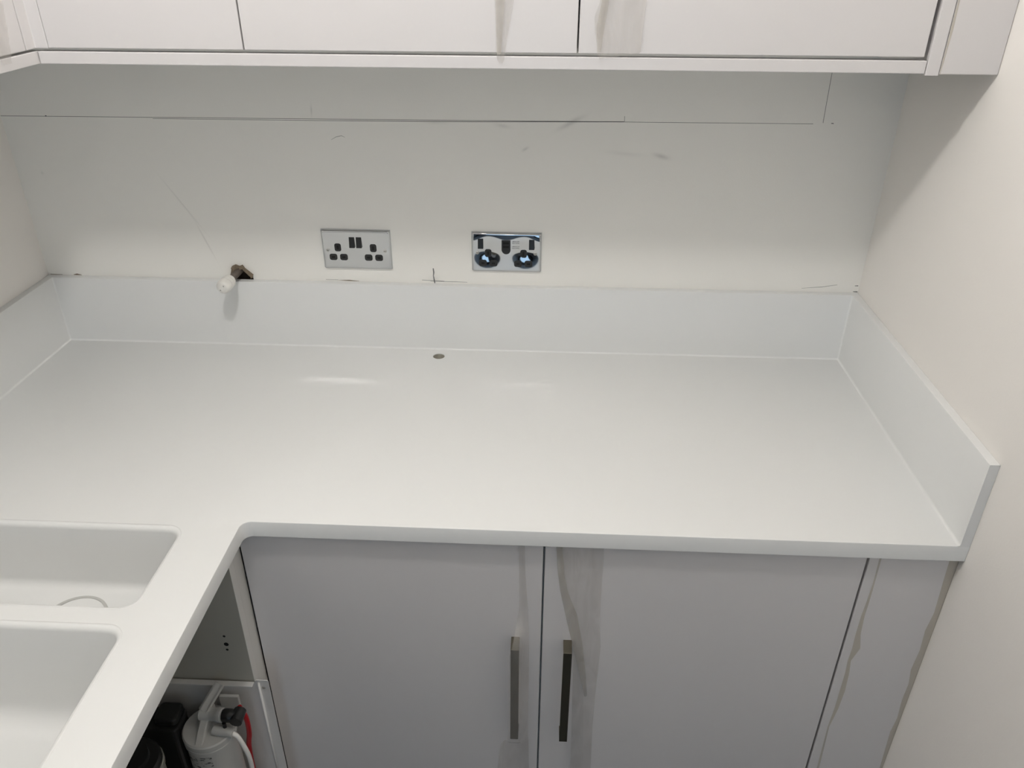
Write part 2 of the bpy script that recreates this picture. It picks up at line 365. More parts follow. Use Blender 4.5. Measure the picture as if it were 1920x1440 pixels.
bmesh.ops.triangle_fill(bm, use_beauty=True, use_dissolve=False, edges=edges(o4)+edges(u1_)+edges(u2_)+edges(uh))
bridge(rh, uh); bridge(r1_, u1_); bridge(r2_, u2_)
slab = from_bm('slab', bm, M_work, wt, smooth=True, angle=R(30))
lathe('drilled_hole_core', HC, [(HR-.0002, -0.022), (HR-.0002, -0.0015)], M_ply, slab, n=28, cap=False)
lathe('drilled_hole_bottom', HC, [(HR-.0002, -0.030), (HR-.0002, -0.0135)], M_ply, slab, n=28)

# coved upstand swept round the three walls
def upstand(name, side, parent):
    rc = 0.0035; prof = [(0.0004, HU), (TU-.0015, HU), (TU-.0004, HU-.0004), (TU, HU-.0015), (TU, rc)]
    for k in range(1, 9):
        a = R(90*k/8); prof.append((TU+rc-rc*math.cos(a), rc-rc*math.sin(a)))
    prof += [(TU+rc, -0.002), (0.0004, -0.002)]
    prof = [(o, z+0.00005) for o, z in prof]
    cr = TU+rc
    def corner(o, a, cx, cy, sx):   # a: 0 -> side wall direction, 90 -> back wall direction
        c, s = math.cos(R(a)), math.sin(R(a))
        if o <= 0.0005:
            k = (cr-o)/max(c, s); return (cx+sx*k*c, cy+k*s)
        rr = max(cr-o, 0.0); return (cx+sx*rr*c, cy+rr*s)
    rows = []
    cl = (XLW+cr, -cr); crt = (XW-cr, -cr)
    for o, z in prof:
        if side == 'left':
            row = [(XLW+o, YEND, z), (XLW+o, -cr, z)]+[(*corner(o, a, *cl, -1), z) for a in range(0, 46, 9)]
        elif side == 'right':
            row = [(XW-o, -DW+.0002, z), (XW-o, -cr, z)]+[(*corner(o, a, *crt, 1), z) for a in range(0, 46, 9)]
        else:
            row = [(*corner(o, a, *cl, -1), z) for a in range(45, 91, 9)]+[(*corner(o, a, *crt, 1), z) for a in range(90, 44, -9)]
        rows.append(row)
    V = [p for row in rows for p in row]; n = len(rows[0]); F = []; m = len(rows)
    for i in range(m):
        for j in range(n-1):
            F.append((i*n+j, i*n+j+1, ((i+1) % m)*n+j+1, ((i+1) % m)*n+j))
    F.append(tuple(i*n for i in range(m)))
    F.append(tuple(i*n+n-1 for i in range(m)))
    return mesh(name, V, F, M_work, parent, True, angle=R(35))
for s in ('left', 'back', 'right'): upstand('upstand', s, wt)

# bowls
def bowl(x0, x1, y0, y1, r, depth, drain, floor_r):
    N = 4*9; loops = []
    def lp(g, z): loops.append([(x, y, z) for x, y in rrect(x0-g, x1+g, y0-g, y1+g, max(r+g, 0.004))])
    for k in range(6):
        a = R(90*k/5); lp(RIM-RIM*math.sin(a), -RIM+RIM*math.cos(a))
    draft = 0.010
    lp(-draft*.5, -depth*.5)
    fr_ = floor_r
    for k in range(7):
        a = R(90*k/6); lp(-draft-fr_+fr_*math.cos(a), -depth+fr_-fr_*math.sin(a))
    dx, dy, dr_ = drain; last = loops[-1]
    for t in (0.35, 0.7, 0.9):
        lo = []
        for (x, y, z) in last:
            an = math.atan2(y-dy, x-dx); lo.append((x+(dx+1.15*dr_*math.cos(an)-x)*t, y+(dy+1.15*dr_*math.sin(an)-y)*t, -depth-0.003*t))
        loops.append(lo)
    for rr, z in ((1.12, -depth-.0032), (1.04, -depth-.0036), (1.0, -depth-.006)):
        loops.append([(dx+dr_*rr*math.cos(math.atan2(y-dy, x-dx)), dy+dr_*rr*math.sin(math.atan2(y-dy, x-dx)), z) for (x, y, z0) in last])
    V = [p for l in loops for p in l]; n = len(loops[0]); F = []
    for i in range(len(loops)-1):
        for j in range(n): F.append((i*n+j, i*n+(j+1) % n, (i+1)*n+(j+1) % n, (i+1)*n+j))
    o = mesh('sink_bowl', V, F, M_work, wt, True)
    # turn the normals upwards and give the shell its thickness away from the basin
    if o.data.polygons[len(o.data.polygons)//2].normal.z < 0: o.data.flip_normals()
    sd = o.modifiers.new('shell', 'SOLIDIFY'); sd.thickness = 0.008; sd.offset = -1
    lathe('waste_ring', (dx, dy), [(dr_*0.2, -depth-.0075), (dr_*.62, -depth-.0075), (dr_*.70, -depth-.004), (dr_*.97, -depth-.0022), (dr_*.995, -depth-.0045)], M_screw, o, cap=False)
    lathe('plug_ring', (dx, dy), [(0.0440, -depth-.004), (0.0450, -depth+.0004), (0.0470, -depth+.0010), (0.0490, -depth+.0006), (0.0500, -depth-.004)], M_ring, o, n=48, cap=False)
    lathe('waste_hole', (dx, dy), [(dr_*0.6, -depth-.03), (dr_*.6, -depth-.0078)], M_slot, o, cap=False)
    lathe('waste_bottom', (dx, dy), [(0.001, -depth-.02), (dr_*.6, -depth-.02)], M_slot, o)
    return o
bowl(-0.335, 0.0945, -0.8075, -0.6460, 0.020, 0.118, (-0.064, -0.7270, 0.030), 0.015)
bowl(-0.335, 0.1000, -1.2600, -0.8510, 0.020, 0.178, (-0.118, -1.055, 0.045), 0.035)

# ------------------------------------------------------------------ base cabinets
BT, BB = -0.0335, -0.755
def bar_handle(parent, xc, z0, z1, y):
    bm = bmesh.new(); wd = 0.0145
    # a flat strap bent back to the door at both ends
    prof = [(y-.0002, z1), (y-.030, z1), (y-.030, z0), (y-.0002, z0),
            (y-.0002, z0+.005), (y-.022, z0+.005), (y-.024, z0+.007), (y-.0245, z0+.010), (y-.0245, z1-.010), (y-.024, z1-.007), (y-.022, z1-.005), (y-.0002, z1-.005)]
    return prism('handle', prof, 'x', xc-wd/2, xc+wd/2, M_handle, parent, bev=0.0003)
bc = thing('base_cabinet', 'white two-door base cabinet below the long worktop', 'cabinet', (0.665, -0.31, -ZT))
box('carcass', 0.168, 1.165, -0.585, -0.02, -0.76, -SE-.0015, M_carc, bc)
d = box('door', 0.1668, 0.6606, YB, YB+.0195, BB, BT, M_door, bc); bar_handle(d, 0.6175, -0.476, -0.2445, YB)
d = box('door', 0.6636, 1.1678, YB, YB+.0195, BB, BT, M_door, bc); bar_handle(d, 0.7068, -0.477, -0.2470, YB)
box('plinth', 0.168, 1.165, -0.55, -0.53, -ZT, -0.762, M_door, bc)
fp = thing('filler_panel', 'white filler strip between base cabinet and right wall, stained with yellow adhesive', 'panel', (1.24, -0.60, -ZT))
box('panel', 1.1718, XW-.0004, YB, YB+.018, -ZT+.0005, BT, M_door, fp)
def ribbon(name, L, Rr, y, m, parent, n=3):
    pl_ = [(x, y, z) for x, z in L]; pr = [(x, y, z) for x, z in Rr]
    V = pl_+pr; k = len(L)
    return mesh(name, V, [(i, i+1, k+i+1, k+i) for i in range(k-1)], m, parent)
R1L = [(1.1858, -0.0342), (1.1876, -0.0945), (1.1863, -0.1333), (1.1847, -0.1653), (1.1848, -0.2063), (1.1861, -0.2399), (1.185, -0.2701), (1.1869, -0.3009), (1.187, -0.3462), (1.1872, -0.393), (1.1852, -0.4415), (1.1884, -0.5643), (1.188, -.70)]
R1R = [(1.1890, -0.0342), (1.1903, -0.0944), (1.1908, -0.1331), (1.1904, -0.165), (1.1929, -0.2058), (1.1995, -0.2391), (1.1903, -0.2698), (1.194, -0.3004), (1.1961, -0.3456), (1.194, -0.3925), (1.1880, -0.4413), (1.1926, -0.5639), (1.190, -.70)]
ribbon('adhesive_stain', R1L, R1R, YB-.0003, M_glue, fp)
R2L = [(1.293, -0.0345), (1.2947, -0.0775), (1.2968, -0.1158), (1.2986, -0.1512), (1.2947, -0.1919), (1.2976, -0.2377), (1.2947, -0.2855), (1.2994, -0.3208), (1.2982, -0.3622), (1.3013, -0.4092), (1.298, -0.4484), (1.303, -0.5549), (1.302, -.7)]
ribbon('adhesive_stain', R2L, [(XW-.0005, z) for x, z in R2L], YB-.0003, M_glue, fp)

# corner post and open sink cabinet on the left run (its door is off)
cp = thing('corner_post', 'white upright corner post between sink cabinet and base cabinet', 'panel', (0.155, -0.62, -ZT))
box('post', 0.1440, 0.1630, -0.6365, -0.6045, -ZT+.0005, -SE-.001, M_carc, cp, bev=0.001)
sc_ = thing('sink_cabinet', 'open cream-lined sink cabinet without its door under the bowls', 'cabinet', (-0.13, -1.05, -ZT))
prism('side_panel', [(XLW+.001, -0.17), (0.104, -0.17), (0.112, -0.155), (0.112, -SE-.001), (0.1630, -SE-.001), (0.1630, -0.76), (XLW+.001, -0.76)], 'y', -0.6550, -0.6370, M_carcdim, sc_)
sp = sc_.children[0]
box('edge_band', 0.1628, 0.1636, -0.6548, -0.6372, -0.76, -SE-.0012, M_carc, sp, bev=0.0002)
for (hx, hz, hr) in ((0.1284, -0.2226, 0.0024), (0.1288, -0.2416, 0.0042), (0.1282, -0.2545, 0.0024)):
    V = [(hx+hr*math.cos(2*math.pi*k/16), -0.65515, hz+hr*math.sin(2*math.pi*k/16)) for k in range(16)]+[(hx+hr*.85*math.cos(2*math.pi*k/16), -0.6552, hz+hr*.85*math.sin(2*math.pi*k/16)) for k in range(16)]
    mesh('fixing_hole', V, [tuple(range(16, 32))]+[(k, (k+1) % 16, 16+(k+1) % 16, 16+k) for k in range(16)], M_slot, sp)
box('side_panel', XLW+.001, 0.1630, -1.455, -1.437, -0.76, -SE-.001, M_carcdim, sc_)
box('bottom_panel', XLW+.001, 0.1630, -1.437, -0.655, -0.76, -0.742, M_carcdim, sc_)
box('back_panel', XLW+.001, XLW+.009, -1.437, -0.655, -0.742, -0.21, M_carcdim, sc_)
box('plinth', 0.09, 0.108, -1.455, -0.637, -ZT, -0.762, M_door, sc_)

# white metal pull-out tray inside, its front missing
tr_ = thing('pull_out_tray', 'white metal pull-out tray in the open sink cabinet, front removed', 'tray', (-0.08, -0.9, -0.70))
ty = -0.6680
prism('tray_side', [(-0.36, -0.332), (0.1640, -0.332), (0.1700, -0.3160), (0.1735, -0.3125), (0.1925, -0.3125), (0.1940, -0.3160), (0.1940, -0.690), (-0.36, -0.690)], 'y', ty, ty+.0015, M_tray, tr_)
ts = tr_.children[0]
box('rim', -0.36, 0.1640, ty-.0005, ty+.0105, -0.3335, -0.3290, M_tray, ts, bev=0.001)
V, F = tube_data([(0.1770, ty-.0016, -0.318), (0.1770, ty-.0016, -0.690)], 0.0022, 8); mesh('folded_rib', V, F, M_tray, ts, True)
lathe_v = [(0.1838+0.0032*math.cos(2*math.pi*k/16), ty-.0004, -0.3300+0.0032*math.sin(2*math.pi*k/16)) for k in range(16)]
mesh('screw_hole', lathe_v+[(0.1838+0.0018*math.cos(2*math.pi*k/16), ty-.0016, -0.3300+0.0018*math.sin(2*math.pi*k/16)) for k in range(16)], [(k, (k+1) % 16, 16+(k+1) % 16, 16+k) for k in range(16)]+[tuple(range(16, 32))], M_screw, ts)
box('tray_side', -0.36, 0.1640, -1.1300, -1.1285, -0.690, -0.332, M_tray, tr_, bev=0.0004)
box('tray_base', -0.36, 0.1640, -1.1283, ty-.0005, -0.700, -0.690, M_tray, tr_)
box('tray_back', -0.362, -0.3602, -1.1283, ty-.0005, -0.690, -0.332, M_tray, tr_, bev=0.0004)

# white water filter
wf = thing('water_filter', 'white water filter canister with hinged lid arm standing in the tray', 'water filter', (0.105, -0.722, -0.690))
FC = (0.0985, -0.7180); ZF = -0.378
body = lathe('canister', FC, [(0.040, -0.6895), (0.0410, -0.685), (0.0410, ZF-.012), (0.0410, ZF-.008)], M_filt, wf)
M_label = bpy.data.materials.new('printed_label'); M_label.use_nodes = True
nt = M_label.node_tree; b = nt.nodes['Principled BSDF']; b.inputs['Roughness'].default_value = 0.5
tc = nt.nodes.new('ShaderNodeTexCoord'); mp = nt.nodes.new('ShaderNodeMapping'); mp.inputs['Scale'].default_value = (90, 90, 260)
nz = nt.nodes.new('ShaderNodeTexNoise'); nz.inputs['Scale'].default_value = 1.0; nz.inputs['Detail'].default_value = 2
cr_ = nt.nodes.new('ShaderNodeValToRGB'); cr_.color_ramp.elements[0].position = 0.55; cr_.color_ramp.elements[1].position = 0.59
cr_.color_ramp.elements[0].color = (0.50, 0.495, 0.47, 1); cr_.color_ramp.elements[1].color = (0.09, 0.09, 0.09, 1)
nt.links.new(tc.outputs['Object'], mp.inputs[0]); nt.links.new(mp.outputs[0], nz.inputs['Vector']); nt.links.new(nz.outputs['Fac'], cr_.inputs[0]); nt.links.new(cr_.outputs[0], b.inputs['Base Color'])
V, F = [], []
for k in range(17):
    a = R(-165+95*k/16)
    for z in (ZF-.022, -0.66): V.append((FC[0]+.0413*math.cos(a), FC[1]+.0413*math.sin(a), z))
for k in range(16): F.append((2*k, 2*k+1, 2*k+3, 2*k+2))
mesh('paper_label', V, F, M_label, body, True)
lid = lathe('lid', FC, [(0.0415, ZF-.016), (0.0435, ZF-.014), (0.0435, ZF-.009), (0.0422, ZF-.008), (0.0422, ZF-.004), (0.0440, ZF-.003), (0.0440, ZF+.004), (0.0420, ZF+.0065), (0.030, ZF+.008)], M_filt, wf)
# wedge on the lid carrying the arm
prism('lid_wedge', [(FC[1]-.040, ZF+.006), (FC[1]+.030, ZF+.006), (FC[1]+.028, ZF+.030), (FC[1]+.006, ZF+.032), (FC[1]-.012, ZF+.022)], 'x', FC[0]-.010, FC[0]+.004, M_filt, lid, bev=0.002)
tube('arm_pivot', [(FC[0]-.012, FC[1]+.006, ZF+.030), (FC[0]+.018, FC[1]+.006, ZF+.030)], 0.0110, M_filt, lid, 16)
arm = bmesh.new()
A0, A1 = Vector((FC[0]-.006, FC[1]+.004, ZF+.040)), Vector((FC[0]+.013, FC[1]+.041, ZF+.064))
ad = (A1-A0).normalized(); asd = Vector((1, 0, 0)); asd = (asd-ad*asd.dot(ad)).normalized(); an_ = ad.cross(asd)
def obox(c0, c1, hw, ht, off=0.0, offn=0.0):
    vs = []
    for c in (c0, c1):
        for sw, sn in ((-1, -1), (1, -1), (1, 1), (-1, 1)): vs.append(arm.verts.new(c+asd*(sw*hw+off)+an_*(sn*ht+offn)))
    for f in ((0, 1, 2, 3), (7, 6, 5, 4), (0, 1, 5, 4), (1, 2, 6, 5), (2, 3, 7, 6), (3, 0, 4, 7)): arm.faces.new([vs[i] for i in f])
obox(A0, A1, 0.0075, 0.0015); obox(A0, A1, 0.0016, 0.0045, -0.0060, 0.003); obox(A0, A1, 0.0016, 0.0045, 0.0060, 0.003)
from_bm('lid_arm', arm, M_filt, wf)
# couplings on the right of the lid
tube('coupling', [(FC[0]+0.0096, FC[1]+.004, ZF+.032), (FC[0]+0.0192, FC[1]+.002, ZF+.034), (FC[0]+0.0208, FC[1]+.002, ZF+.034), (FC[0]+0.0304, FC[1], ZF+.036)], [0.011, 0.011, 0.0125, 0.0125], M_filt, wf)
el = tube('black_elbow', [(FC[0]+0.0296, FC[1], ZF+.036), (FC[0]+0.0320, FC[1], ZF+.036), (FC[0]+0.0448, FC[1]-.001, ZF+.037), (FC[0]+0.0480, FC[1]-.001, ZF+.037), (FC[0]+0.0560, FC[1]-.001, ZF+.037)], [0.010, 0.0115, 0.0115, 0.009, 0.010], M_black, wf)
tube('elbow_collar', [(FC[0]+0.0560, FC[1]+.011, ZF+.037), (FC[0]+0.0560, FC[1]-.013, ZF+.036)], [0.0105, 0.0105], M_black, el)
tube('elbow_clip', [(FC[0]+0.0344, FC[1]-.010, ZF+.030), (FC[0]+0.0344, FC[1]-.012, ZF+.010)], [0.0035, 0.003], M_black, el)
tube('lower_coupling', [(FC[0]+0.0144, FC[1]-.012, ZF+.014), (FC[0]+0.0288, FC[1]-.014, ZF+.013), (FC[0]+0.0416, FC[1]-.015, ZF+.013), (FC[0]+0.0496, FC[1]-.016, ZF+.012)], [0.0085, 0.0085, 0.0075, 0.0085], M_filt, wf)
tube('white_hose', smooth_path([(FC[0]+0.0464, FC[1]-.016, ZF+.013), (FC[0]+0.0544, FC[1]-.017, ZF+.008), (FC[0]+0.0592, FC[1]-.017, ZF-.006), (FC[0]+0.0664, FC[1]-.016, ZF-.045), (FC[0]+0.0640, FC[1]-.012, ZF-.095), (FC[0]+0.0560, FC[1]-.006, ZF-.15), (FC[0]+0.0448, FC[1]+.003, ZF-.28)]), 0.0040, M_cap, wf, 10)
tube('red_hose', smooth_path([(FC[0]+0.0512, FC[1]+.018, ZF+.036), (FC[0]+0.0576, FC[1]+.020, ZF+.006), (FC[0]+0.0544, FC[1]+.024, ZF-.040), (FC[0]+0.0448, FC[1]+.028, ZF-.10), (FC[0]+0.0400, FC[1]+.03, ZF-.28)]), 0.0045, M_red, wf, 10)
box('wall_bracket', FC[0]+.010, FC[0]+.044, FC[1]+.034, FC[1]+.040, ZF+.010, ZF+.040, M_filt, wf)
# darker canisters further in
gf = thing('grey_canister', 'dark grey canister with black lid at the front of the tray', 'water filter', (0.030, -0.815, -0.690))
GC = (0.0040, -0.800)
gb = lathe('canister', GC, [(0.042, -0.6895), (0.046, -0.685), (0.046, -0.3680)], M_grey, gf)
lathe('collar', GC, [(0.0475, -0.3820), (0.0485, -0.3800), (0.0485, -0.3700), (0.0470, -0.3680)], M_grey, gf, cap=False)
lathe('band', GC, [(0.0422, -0.452), (0.0470, -0.450), (0.0470, -0.4380), (0.0422, -0.4360)], M_cap, gf, cap=False)
lathe('lid', GC, [(0.0465, -0.3680), (0.0465, -0.3600), (0.043, -0.3560), (0.030, -0.3540), (0.029, -0.3460), (0.014, -0.3440)], M_black, gf)
bp_ = thing('black_canister', 'black canister with square cap behind the grey canister', 'water filter', (0.080, -0.76, -0.690))
prism('canister', rrect(-0.040, 0.0535, -0.738, -0.690, 0.010, 4), 'z', -0.6895, -0.362, M_black, bp_, bev=0.003)
prism('cap', rrect(0.010, 0.050, -0.730, -0.692, 0.008, 4), 'z', -0.3618, -0.346, M_black, bp_, bev=0.004)

# ------------------------------------------------------------------ wall cabinets
UT, UB, PB = 1.37, 0.6522, 0.6295
PT = 0.6480
UN = [(-0.1152, 0.1862, 'narrow white wall cabinet next to the corner post'),
      (0.1884, 0.6895, 'white wall cabinet above the plain chrome socket, thin film strip on its door'),
      (0.6920, 1.1962, 'white wall cabinet above the right worktop, wide crumpled film on its door')]
for x0, x1, lb in UN:
    t = thing('wall_cabinet', lb, 'cabinet', ((x0+x1)/2, -0.16, PT), group='wall cabinets over the long worktop')
    box('carcass', x0, x1, -0.270, -0.001, PT, UT, M_carc, t)
    box('door', x0, x1, YU, YU+.0195, UB, UT, M_door, t)
cu = thing('wall_cabinet', 'white wall cabinet on the sink wall, at the top left corner', 'cabinet', (-0.29, -0.6, PT), group='wall cabinets over the sink')
box('carcass', XLW+.001, -0.161, -0.835, -0.336, PT, UT, M_carc, cu)
box('door', -0.1550, -0.1356, -0.835, -0.3352, UB-.001, UT, M_door, cu)
ck = thing('corner_unit', 'white corner wall unit with L-shaped post between the two cabinet runs', 'cabinet', (-0.28, -0.16, PT))
box('carcass', XLW+.001, -0.160, -0.332, -0.001, PT, UT, M_carc, ck)
V = [(-0.1356, -0.3327), (-0.1356, YU-.0002), (-0.1157, YU-.0002), (-0.1157, -0.2915), (-0.1545, -0.2915), (-0.1545, -0.3327)]
prism('post', V, 'z', UB-.0005, UT, M_door, ck, bev=0.0008)
pm = thing('pelmet', 'long white pelmet rail along the bottom of the wall cabinets', 'pelmet', (0.53, YU, PB))
box('rail', -0.1338, 1.2018, YU-.0004, YU+.0180, PB, PT-.0004, M_door, pm, bev=0.0012)
pm2 = thing('pelmet', 'short white pelmet rail below the sink-wall cabinet, top left corner', 'pelmet', (-0.145, -0.6, PB))
box('rail', -0.1536, -0.1352, -0.835, YU+.0150, PB, PT-.0004, M_door, pm2, bev=0.0012)
ep = thing('end_panel', 'narrow white upright end panel beside the rightmost wall cabinet', 'panel', (1.213, -0.16, PB))
box('panel', 1.2028, 1.2222, YU-.0010, -0.001, PB-.0025, UT, M_door, ep)
fu = thing('filler_panel', 'white filler strip between wall cabinet end panel and right wall', 'panel', (1.265, -0.30, PB))
box('panel', 1.2232, XW-.0005, YU, YU+.018, PB-.0005, UT, M_door, fu)
ribbon('adhesive_stain', [(1.2234, UT-.02), (1.2236, 0.75), (1.2234, 0.69), (1.2236, PB)], [(1.2262, UT-.02), (1.2258, 0.75), (1.2272, 0.69), (1.2250, PB)], YU-.0003, M_glue, fu)

# ------------------------------------------------------------------ chrome sockets
def plate(parent, cx, cz, H, mm, wd=0.146, ht=0.086):
    nu, nv = 110, 70; e = 0.0042; T = 0.0052
    def coords(n, L):
        out = [-L/2, -L/2+.0003, -L/2+.0008, -L/2+.0015, -L/2+.0024, -L/2+.0033, -L/2+e]
        k = n-2*len(out)
        out += [-L/2+e+(L-2*e)*(i+1)/(k+1) for i in range(k)]
        return out+[-c for c in out[:7]][::-1]
    us, vs = coords(nu, wd), coords(nv, ht)
    def edge(u, v):
        rc = 0.004
        du, dv = wd/2-abs(u), ht/2-abs(v)
        if du < rc and dv < rc: dd = rc-math.hypot(rc-du, rc-dv)
        else: dd = min(du, dv)
        if dd < 0.0008: return T*(0.30+0.25*dd/0.0008)
        if dd < 0.0030: return T*(0.55+0.35*(dd-0.0008)/0.0022)
        if dd < e: return T*(0.90+0.10*math.sin(math.pi/2*(dd-0.0030)/(e-0.0030)))
        return T
    V, F = [], []
    for v in vs:
        for u in us: V.append((cx+u, -edge(u, v)-H(u, v), cz+v))
    n, m = len(us), len(vs)
    for j in range(m-1):
        for i in range(n-1): F.append((j*n+i, j*n+i+1, (j+1)*n+i+1, (j+1)*n+i))
    rim = [i for i in range(n)]+[j*n+n-1 for j in range(1, m)]+[(m-1)*n+i for i in range(n-2, -1, -1)]+[j*n for j in range(m-2, 0, -1)]
    b0 = len(V)
    for k in rim: V.append((V[k][0], -0.0002, V[k][2]))
    for k in range(len(rim)): F.append((rim[k], rim[(k+1) % len(rim)], b0+(k+1) % len(rim), b0+k))
    return mesh('plate', V, F, mm, parent, True, angle=R(60))
def rsolid(name, cx, cz, w_, h_, r, y0, y1, m, parent, bev=0.0006):
    return prism(name, rrect(cx-w_/2, cx+w_/2, cz-h_/2, cz+h_/2, r, 4), 'y', y1, y0, m, parent, bev=bev)
def socket(label, cx, cz, H, pins, earths, switches, usb=False):
    t = thing('double_socket', label, 'socket', (cx, 0, cz-.043), group='chrome double sockets on the back wall')
    pl_ = plate(t, cx, cz, H, M_chrome if usb else M_chrome2)
    def L(u, v): return cx-0.073+u/1000, cz+0.043-v/1000
    def yf(u, v): 
        return -0.0052-H(u/1000-.073, .043-v/1000)
    for u, v in pins:
        x, z = L(u, v); y = yf(u, v); o = rsolid('pin_insert', x, z, 0.0165, 0.0142, 0.0045, y+.002, y-.0008, M_black, t)
        rsolid('pin_slot', x, z, 0.0068, 0.0042, 0.0004, y-.0004, y-.0010, M_slot, o, 0)
    for u, v in earths:
        x, z = L(u, v); y = yf(u, v); o = rsolid('pin_insert', x, z, 0.0140, 0.0178, 0.0045, y+.002, y-.0008, M_black, t)
        rsolid('pin_slot', x, z, 0.0043, 0.0084, 0.0004, y-.0004, y-.0010, M_slot, o, 0)
    for u, v, w_, h_ in switches:
        x, z = L(u, v); y = yf(u, v); w_ /= 1000; h_ /= 1000
        prism('rocker_switch', [(y+.002, z-h_/2), (y+.002, z+h_/2), (y-.0012, z+h_/2), (y-.0022, z), (y-.0042, z-h_/2)], 'x', x-w_/2, x+w_/2, M_black, t, bev=0.0006)
    for u in (12.2, 133.0):
        x, z = L(u, 44.5); y = yf(u, 44.5)
        V, F = [], []; prof = [(0.0036, 0), (0.0036, -.0008), (0.0028, -.0016), (0.0012, -.0019)]
        for r, dy in prof:
            for k in range(16): V.append((x+r*math.cos(2*math.pi*k/16), y+dy, z+r*math.sin(2*math.pi*k/16)))
        for i in range(3):
            for k in range(16): F.append((i*16+k, i*16+(k+1) % 16, (i+1)*16+(k+1) % 16, (i+1)*16+k))
        F.append(tuple(range(48, 64)))
        s_ = mesh('screw', V, F, M_screw, t, True, angle=R(40))
        box('screw_slot', x-.0022, x+.0022, y-.0021, y-.0017, z-.0004, z+.0004, M_black, s_, bev=0)
    if usb:
        x, z = L(72.3, 30.5); y = yf(72.3, 30)
        pts = [(x-.0094, z+.0150), (x+.0094, z+.0150), (x+.0094, z-.0070), (x+.0085, z-.0105), (x+.0060, z-.0140), (x+.0015, z-.0158), (x-.0030, z-.0154), (x-.0070, z-.0125), (x-.0094, z-.0080)]
        o = prism('usb_module', pts, 'y', y+.002, y-.0014, M_black, t, bev=0.0006)
        rsolid('usb_surround', x, z+.0046, 0.0172, 0.0190, 0.002, y-.0010, y-.0020, M_black, o, 0.0003)
        for dz in (0.0088, 0.0008): rsolid('usb_port', x, z+dz, 0.0122, 0.0045, 0.0004, y-.0016, y-.0022, M_slot, o, 0)
        for txt, v in (('USB 5V DC', 18.4), ('MAX TOTAL', 22.0), ('USB 5V 2.1A', 29.6), ('MAX TOTAL', 33.4)):
            cd = bpy.data.curves.new('print', 'FONT'); cd.body = txt; cd.size = 0.0027
            to = bpy.data.objects.new('tmp', cd); COL.objects.link(to)
            dg = bpy.context.evaluated_depsgraph_get(); me = bpy.data.meshes.new_from_object(to.evaluated_get(dg))
            xs = [q.co.x for q in me.vertices]; sx = 0.0155/max(xs)
            x0, z0 = L(84.5, v+1.0)
            VV = [(x0+q.co.x*sx, yf(84.5+q.co.x*sx*1000, v)-0.00035, z0+q.co.y) for q in me.vertices]; FF = [tuple(p.vertices) for p in me.polygons]
            bpy.data.objects.remove(to); bpy.data.meshes.remove(me)
            mesh('printed_text', VV, FF, M_print, pl_)
    return t
def H_left(u, v):    # the pressed plate is not quite flat: it leans forward at the top and is faintly hollow
    return 0.022*v + (v*v)/(2*0.75) + (u*u)/(2*5.0) + 0.0010
def H_right(u, v):   # more distorted: dished round both pin groups, rolled back along the top
    h = 0.022*v + (v*v)/(2*0.90) + 0.0012
    if v > 0.020: h -= 2.2*(v-0.020)**2
    for s in (-1, 1):
        a = (u-s*0.0400)/0.0150; b_ = (v-0.0030)/0.0150
        h -= 0.0030*math.exp(-0.5*(a*a+b_*b_))
        a = (u-s*0.070)/0.013
        if v > 0.022: h -= (3.2 if s > 0 else 2.8)*(v-0.022)**2*math.exp(-0.5*a*a)
    return h
socket('plain chrome double socket with two centre switches, left of the pair', 0.2527, 0.2254, H_left,
       [(22.2, 59.8), (44.5, 59.8), (97.2, 59.8), (119.4, 59.8)], [(33.5, 38.4), (108.6, 38.4)], [(64.7, 26.5, 11.6, 23), (79.4, 26.5, 11.6, 23)])
socket('chrome double socket with USB ports and outer switches, right of the pair', 0.5683, 0.2259, H_right,
       [(23.6, 67.2), (45.8, 67.2), (97.4, 67.2), (119.4, 67.2)], [(34.6, 45.8), (108.6, 45.8)], [(19.2, 23.9, 11.4, 21.5), (125.6, 24.2, 11.4, 21.5)], usb=True)

# ------------------------------------------------------------------ capped pipe sticking out of the wall
pp = thing('capped_pipe', 'short dark pipe with white push-on cap sticking out of the broken plaster', 'pipe', (-0.008, 0.0, 0.168))
Pa, Pb = Vector((-0.0065, 0.030, 0.1715)), Vector((-0.0195, -0.0790, 0.1620))
pd = (Pb-Pa).normalized()
tube('pipe', [Pa, Pb-pd*0.012], 0.0075, M_pipe, pp, 20)
c0 = Pb-pd*0.040
cprof = [(0.0, .0085), (.001, .0115), (.006, .0120), (.0065, .0140), (.012, .0146), (.0125, .0135), (.0135, .0135), (.014, .0148), (.022, .0150), (.0225, .0138), (.0232, .0138), (.0238, .0150), (.033, .0148), (.0375, .0135), (.040, .0105), (.0402, .0060), (.0398, .0010)]
tube('cap', [c0+pd*s for s, r in cprof], [r for s, r in cprof], M_cap, pp, 28)

